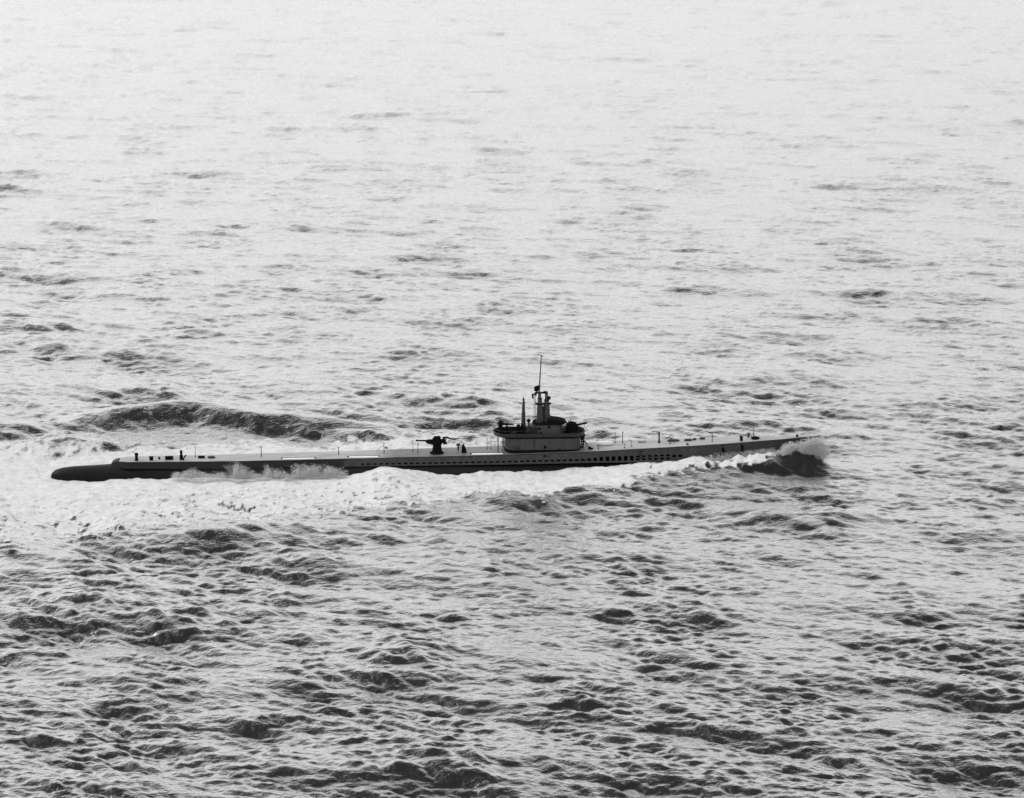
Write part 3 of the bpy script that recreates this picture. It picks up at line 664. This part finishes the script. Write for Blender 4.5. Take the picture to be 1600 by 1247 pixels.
# periscope shears
def tapered(name, pts, ly, mat, parent, n=12):
    P_ = [at(px, py, ly) for px, py, _ in pts]
    return MB().path([(x, ly, z) for x, z in P_], [r for *_, r in pts], n).build(name, mat, parent, smooth=True)
shears = tapered('periscope_shears', [(844, 664, .52), (844, 645, .44), (843.7, 634, .36), (843.5, 626, .27), (843.2, 622, .2), (843, 612, .17)], -.25, M['mid'], sub)
tapered('periscope_housing', [(854, 664, .44), (854, 645, .42), (854, 634, .36), (854, 626, .28), (854, 622, .2), (854, 613, .17), (854, 611.5, .13)], -.1, M['mid'], shears)
x0_, z0_ = at(847, 664, .2); x1_, z1_ = at(856, 636, .2)
MB().box(x0_, x1_ - .1, .1, .35, z0_, z1_, .0).tube((x0_ + .15, -.2, z0_), (x0_ + .2, -.2, z1_ + .6), .08).build('shears_web', M['black'], shears)
x, z = at(840, 664, .3); x2, z2 = at(835.5, 615, .3)
for dx_ in (0, .16):
    MB().tube((x - .45 + dx_, .3, z), (x - .42 + dx_, .3, z2), .03, n=6).build('signal_pole', M['mid'], shears)
def disc(name, px, py, ly, r, t_=.08, mat='black', sy=.8):
    x, z = at(px, py, ly); return MB().lathe((0, 0, 0), [(r * .9, -t_), (r, 0), (r * .9, t_)], 14, 1, sy).build(name, M[mat], shears, loc=(x, ly, z))
disc('lookout_platform', 842.5, 631, -.2, .55); disc('lookout_platform', 856, 630.5, -.1, .45)
disc('collar', 843.6, 623, -.25, .34, .05); disc('collar', 854, 625, -.1, .36, .05); disc('collar', 844, 640, -.25, .5, .04, 'dark'); disc('collar', 854, 640, -.1, .48, .04, 'dark')
disc('collar', 844, 650, -.25, .54, .04, 'dark'); disc('collar', 854.5, 649, -.1, .5, .04, 'dark')
x, z = at(857.8, 622, -.2); MB().box(-.15, .2, -.15, .15, -.15, .2).tube((0, 0, -.15), (-.1, 0, -.5), .05).build('signal_lamp', M['black'], shears, loc=(x, -.2, z))
xa_, za_ = at(838, 613.7, -.2); xb_, zb3 = at(854, 613.7, -.2)
MB().tube((xa_, -.2, za_), (xb_, -.2, zb3), .12, n=6).box(xa_ + .9, xb_ - .1, -.35, -.05, za_ - .12, za_ + .18).build('crossbeam', M['black'], shears)
x, z = at(837, 614, -.1); MB().tube((x, -.1, z - .1), (x - .45, -.1, z - .2), .1).tube((x - .38, -.1, z - .15), (x - .34, -.1, z - .75), .13, .09).box(x - .1, x + .1, -.2, 0, z - .35, z + .1).build('radar_waveguide', M['black'], shears)
x, z = at(838.5, 607, -.1); MB().side([(-.3, -.28), (.1, -.35), (.38, .0), (.35, .35), (-.1, .28), (-.3, .1)], -.35, .35).build('radar_head', M['black'], shears, bevel=.05, loc=(x, -.1, z))
MB().tube((x, -.1, z - .3), (xa_, -.2, za_), .07).build('radar_stem', M['black'], shears)
# whip aerial with its short crossarms
x0_, z0_ = at(842.4, 613, -.2); x1_, z1_ = at(845.7, 555, -.2)
mast = MB().tube((x0_, -.2, z0_), (x1_, -.2, z1_), .085, .05, 8).build('radio_mast', M['dark'], shears)
MB().tube((x1_ - .45, -.2, z1_ + .08), (x1_ + .3, -.2, z1_ - .1), .035, n=6).tube((x1_, -.2, z1_ - .1), (x1_ + .2, -.2, z1_ - .25), .03).build('aerial_yard', M['dark'], shears)
mr_ = MB()
for k in range(14):
    t_ = .12 + k * .06; px_ = x0_ + (x1_ - x0_) * t_; pz_ = z0_ + (z1_ - z0_) * t_
    mr_.tube((px_ - .03, -.2, pz_), (px_ + (.16 if k % 2 else .1), -.2, pz_), .025, n=5)
mr_.build('mast_step', M['dark'], shears)
# after mast
am = tapered('after_mast', [(817.8, 672, .3), (817.8, 660, .27), (817.9, 645, .22), (818, 635, .17), (818.2, 628, .14), (818.2, 622, .1), (818.2, 620.5, .04)], 0, M['mid'], sub)
def mdisc(px, py, r, t_): 
    x, z = at(px, py, 0); MB().lathe((x, 0, z), [(r * .9, -t_), (r, 0), (r * .9, t_)], 12).build('collar', M['dark'], am)
for a in ((818, 633, .24, .05), (818, 645, .27, .06), (818, 650, .3, .05), (818, 657, .32, .05), (818.2, 624, .15, .03)): mdisc(*a)
x, z = at(817, 676, 0)
MB().lathe((x, 0, z), [(.7, -.4), (.62, .1), (.5, .5), (.34, .9), (.3, 1.2)], 14, .8, .9).box(x - .75, x - .35, -.3, .3, z - .2, z + 1.0).box(x - .5, x + .35, -.4, .4, z - .4, z + .5).build('mast_foot', M['black'], am)
# target bearing transmitter on its post, curved rails between mast and bridge
x, z = at(826, 657.5, -.3)
tb = MB().lathe((x, -.3, z), [(.06, -.28), (.2, -.15), (.26, 0), (.2, .18), (.06, .25)], 12).build('bearing_transmitter', M['black'], sub, smooth=True)
MB().tube((x, -.3, z - .2), (x, -.3, zp0 + .1), .06, .09).build('post', M['black'], tb)
for zz, r0 in ((z - .33, .03), (z - .72, .03), (z - 1.15, .025)):
    MB().path([(x - .5, -1.1, zz - .18), (x - .1, -1.15, zz), (x + .4, -1.15, zz + .04), (x + .95, -1.1, zz - .1)], r0, 6).build('curved_rail', M['dark'], plat)
for dx_ in (-.45, .1, .7): MB().tube((x + dx_, -1.12, zp0 + .1), (x + dx_, -1.12, z - .4), .025, n=5).build('rail_post', M['dark'], plat)

# after anti-aircraft gun under its cover
x, _ = at(782, 680, -.3); zt = at(782, 660, -.3)[1]; zb = zp0 + .15
ag = MB().lathe((x, -.3, zb), [(.42, 0), (.36, .2), (.24, .5), (.26, zt - zb - .4), (.3, zt - zb - .1)], 12).build('after_gun', M['black'], sub, smooth=True)
MB().lathe((x, -.3, zt - .18), [(.48, 0), (.4, .08), (.16, .35), (.06, .5)], 12).build('gun_cover', M['black'], ag)
x2, z2 = at(803, 663.5, -.3)
MB().path([(x + .1, -.3, zt - .2), (x + .8, -.3, zt - .25), (x2, -.3, z2)], [.17, .12, .07], 8).build('gun_barrel', M['black'], ag, smooth=True)
xs_, zs_ = at(792, 667, -.3)
MB().tube((xs_, -.3, zt - .2), (xs_, -.3, zb + .3), .1, .12).tube((x + .1, -.3, zb + .75), (xs_ + 1.0, -.3, zb + .35), .08).build('gun_stand', M['black'], ag)
MB().side([(x + .2, zb), (x + 1.9, zb), (x + 1.6, zb + .35), (x + .9, zb + .55), (x + .2, zb + .6)], -.75, .15).build('ammunition_box', M['black'], ag, bevel=.04)
MB().box(x + 1.15, x + 1.75, -.9, -.5, zb, zb + .35).build('deck_box', M['dark'], plat)
# forward anti-aircraft gun: shield, breeches, loading racks, barrel over the bow
x, z = at(893, 676, -.3); zb = zp0 + .15
fg = MB().lathe((x, -.3, zb), [(.75, 0), (.7, .35), (.5, .7), (.45, .85)], 14).build('forward_gun', M['black'], sub, smooth=True)
MB().side([(x - .65, zb + .55), (x + .7, zb + .5), (x + .8, zb + 1.0), (x + .5, zb + 1.35), (x - .1, zb + 1.5), (x - .6, zb + 1.2)], -.85, .25).build('gun_body', M['black'], fg, bevel=.05)
for k in range(6):
    xx = x - .55 + .2 * k; hz = zb + 1.38 + .14 * math.sin(k * 1.1)
    MB().tube((xx, -.75 + .2 * (k % 3), hz - .3), (xx - .12 + .05 * k, -.8 + .2 * (k % 3), hz + .3), .045, n=5).build('loading_rack', M['black'], fg)
for ly in (-.55, -.1):
    MB().path([(x + .5, ly, zb + 1.05), (x + 1.2, ly, zb + 1.2), (x + 1.9, ly, zb + 1.32)], [.11, .08, .06], 8).build('gun_barrel', M['black'], fg, smooth=True)
for ly in (-1.15, .6):
    MB().box(x - .35, x + .2, ly - .1, ly + .1, zb + .6, zb + .68).box(x - .4, x - .33, ly - .1, ly + .1, zb + .6, zb + .95).build('gunner_seat', M['black'], fg)
MB().path([(x - 1.5, -1.5, zb + .4), (x - 1.2, -1.4, zb + .9), (x - .7, -1.3, zb + 1.0)], .04, 6).tube((x - 1.2, -1.4, zb), (x - 1.2, -1.4, zb + .9), .04).tube((x - 1.0, -1.2, zb), (x - .9, -1.2, zb + 1.1), .04).tube((x - .6, -1.5, zb + .2), (x + .6, -1.5, zb + .5), .03).build('sight_frame', M['dark'], fg)
# bridge lookout rails by the shears
x, z = at(850, 664, 0)
MB().path([(x - 1.2, -.9, zb1 + .5), (x - .4, -1.1, zb1 + .55), (x + .5, -1.1, zb1 + .5)], .03, 5).tube((x - .8, -1.0, zb1), (x - .8, -1.0, zb1 + .5), .025).tube((x + .2, -1.1, zb1), (x + .2, -1.1, zb1 + .5), .025).build('bridge_rail', M['dark'], bridge)

# ------------------------------------------------------------------ spray thrown up along the hull and at the bow: clouds of drops
m, nt, b = new_mat('white_spray'); b.inputs['Base Color'].default_value = (.72, .72, .72, 1); b.inputs['Roughness'].default_value = .8
tr = nt.nodes.new('ShaderNodeBsdfTranslucent'); tr.inputs[0].default_value = (.95, .95, .95, 1); ms = nt.nodes.new('ShaderNodeMixShader'); ms.inputs[0].default_value = .45
b.inputs['Base Color'].default_value = (.92, .92, .92, 1)
nt.links.new(b.outputs[0], ms.inputs[1]); nt.links.new(tr.outputs[0], ms.inputs[2]); nt.links.new(ms.outputs[0], nt.nodes['Material Output'].inputs[0]); M['spray'] = m
rq = np.random.RandomState(21)
TET = np.array([(1, 1, 1), (1, -1, -1), (-1, 1, -1), (-1, -1, 1)], float) / math.sqrt(3)
def drops(name, pts, size, label):
    """a cloud of small water drops (each a tiny turned tetrahedron) at the given points in the submarine's axes"""
    n = len(pts); q = rq.randn(n, 4); q /= np.linalg.norm(q, axis=1)[:, None]; w, x, y, z = q.T
    Rm = np.stack([1 - 2 * (y * y + z * z), 2 * (x * y - z * w), 2 * (x * z + y * w), 2 * (x * y + z * w), 1 - 2 * (x * x + z * z), 2 * (y * z - x * w),
                   2 * (x * z - y * w), 2 * (y * z + x * w), 1 - 2 * (x * x + y * y)], -1).reshape(n, 3, 3)
    sz = size * np.exp(.45 * rq.randn(n)) * .6
    V = np.asarray(pts)[:, None, :] + np.einsum('nij,kj->nki', Rm, TET) * sz[:, None, None]
    F = (np.arange(n)[:, None, None] * 4 + np.array([(0, 1, 2), (0, 3, 1), (0, 2, 3), (1, 3, 2)])[None]).reshape(-1, 3)
    me = bpy.data.meshes.new(name); me.vertices.add(n * 4); me.vertices.foreach_set('co', V.astype('f4').reshape(-1))
    me.loops.add(len(F) * 3); me.loops.foreach_set('vertex_index', F.astype('i4').reshape(-1))
    me.polygons.add(len(F)); me.polygons.foreach_set('loop_start', np.arange(0, len(F) * 3, 3, dtype='i4')); me.update(calc_edges=True)
    me.materials.append(M['spray']); o = bpy.data.objects.new(name, me); col.objects.link(o)
    o.location = sub.location; o.rotation_euler = sub.rotation_euler; o['kind'] = 'stuff'; o['label'] = label
    return o
def jets(px, base, top, width, ly, n, lean=0.0, nj=7):
    """a plume made of several ragged jets rising from the water between two image heights"""
    x0_, z0_ = at(px, base, ly); _, z1_ = at(px, top, ly); hgt = z1_ - z0_; w_ = width / 12.7; out = []
    for k in range(nj):
        jx = x0_ + rq.randn() * w_ * .45; jh = hgt * (1.0 if k == 0 else rq.uniform(.35, .95)) * math.exp(-((jx - x0_) / (w_ * 1.3)) ** 2)
        a = lean + rq.randn() * .25; m_ = n // nj; t_ = rq.rand(m_) ** 1.15
        sp_ = .07 + .16 * (1 - t_) + .10 * t_ ** 2
        out.append(np.stack([jx + a * t_ * jh + rq.randn(m_) * sp_ * 1.3, ly + rq.randn(m_) * .2, z0_ + t_ * jh + rq.randn(m_) * .06], -1))
    return np.concatenate(out)
P_ = []
for px, top, w_, n_ in ((276, 737, 12, 500), (290, 733, 10, 700), (303, 726, 9, 900), (318, 736, 10, 500), (330, 739, 10, 400), (345, 736, 10, 500), (368, 720, 10, 1600), (378, 725, 9, 1300),
                        (392, 734, 10, 600), (406, 738, 9, 350), (420, 725, 7, 900), (432, 731, 8, 700), (447, 736, 8, 400), (466, 720, 7, 1200), (481, 717, 8, 1900), (493, 723, 7, 1100),
                        (508, 722, 7, 1200), (521, 724, 8, 1300), (535, 727, 2.5, 450)):
    P_.append(jets(px, 746, top, w_, -4.25, n_ * 2, nj=11))
n_ = 9000; u = rq.rand(n_)                                            # low mist between the plumes
xa_, xb_ = lx(268, -4.2), lx(545, -4.2); zz = np.abs(rq.randn(n_)) * .28
P_.append(np.stack([xa_ + (xb_ - xa_) * u, -4.3 + .25 * rq.randn(n_), -.15 + zz], -1))
drops('hull_spray', np.concatenate(P_), .036, 'ragged white puffs of spray against the black after hull')
# wash climbing the side aft of the bow
P_ = []
for px in range(1084, 1206, 3):
    y1 = float(np.interp(px, [1084, 1100, 1150, 1205], [714, 713, 706, 701])); y0 = float(np.interp(px, [1084, 1150, 1205], [724, 719, 706]))
    P_.append(jets(px, y0, y1 - 2 * rq.rand(), 4, -float(np.interp(px, [1084, 1205], [3.2, 1.5])), 160, -.2, 4))
drops('wash_spray', np.concatenate(P_), .05, 'thin grey veil of wash climbing the hull aft of the bow wave')
# the veil over the stem
P_ = []
for k in range(150):
    u = rq.rand(); px = 1222 + 66 * u
    base = np.interp(u, [0, .5, 1], [709, 713, 717]); top = np.interp(u, [0, .05, .15, .22, .32, .5, .75, 1], [698, 690, 694, 688, 691, 684, 681, 680]) + 1.5 * rq.rand()
    P_.append(jets(px, base, top, 3, -3.0 + .5 * rq.rand(), 150, .12 + .12 * u, 3))
drops('bow_spray', np.concatenate(P_), .06, 'white veil of spray peeling up over the bow at the right end')
# ragged lip along the bow wave's crest
P_ = []
for px in range(1090, 1222, 2):
    c_ = np.interp(px, [1080, 1110, 1140, 1170, 1200, 1215, 1222], [738, 730, 722, 715, 708, 704, 702])
    ly = -float(np.interp(px, [1080, 1222], [5.2, 2.6])); P_.append(jets(px, c_ + 4 + 2 * rq.rand(), c_ - 1.5 * rq.rand(), 3, ly, 60, -.5, 3))
drops('crest_spray', np.concatenate(P_), .05, 'torn white lip of foam along the crest of the bow wave')
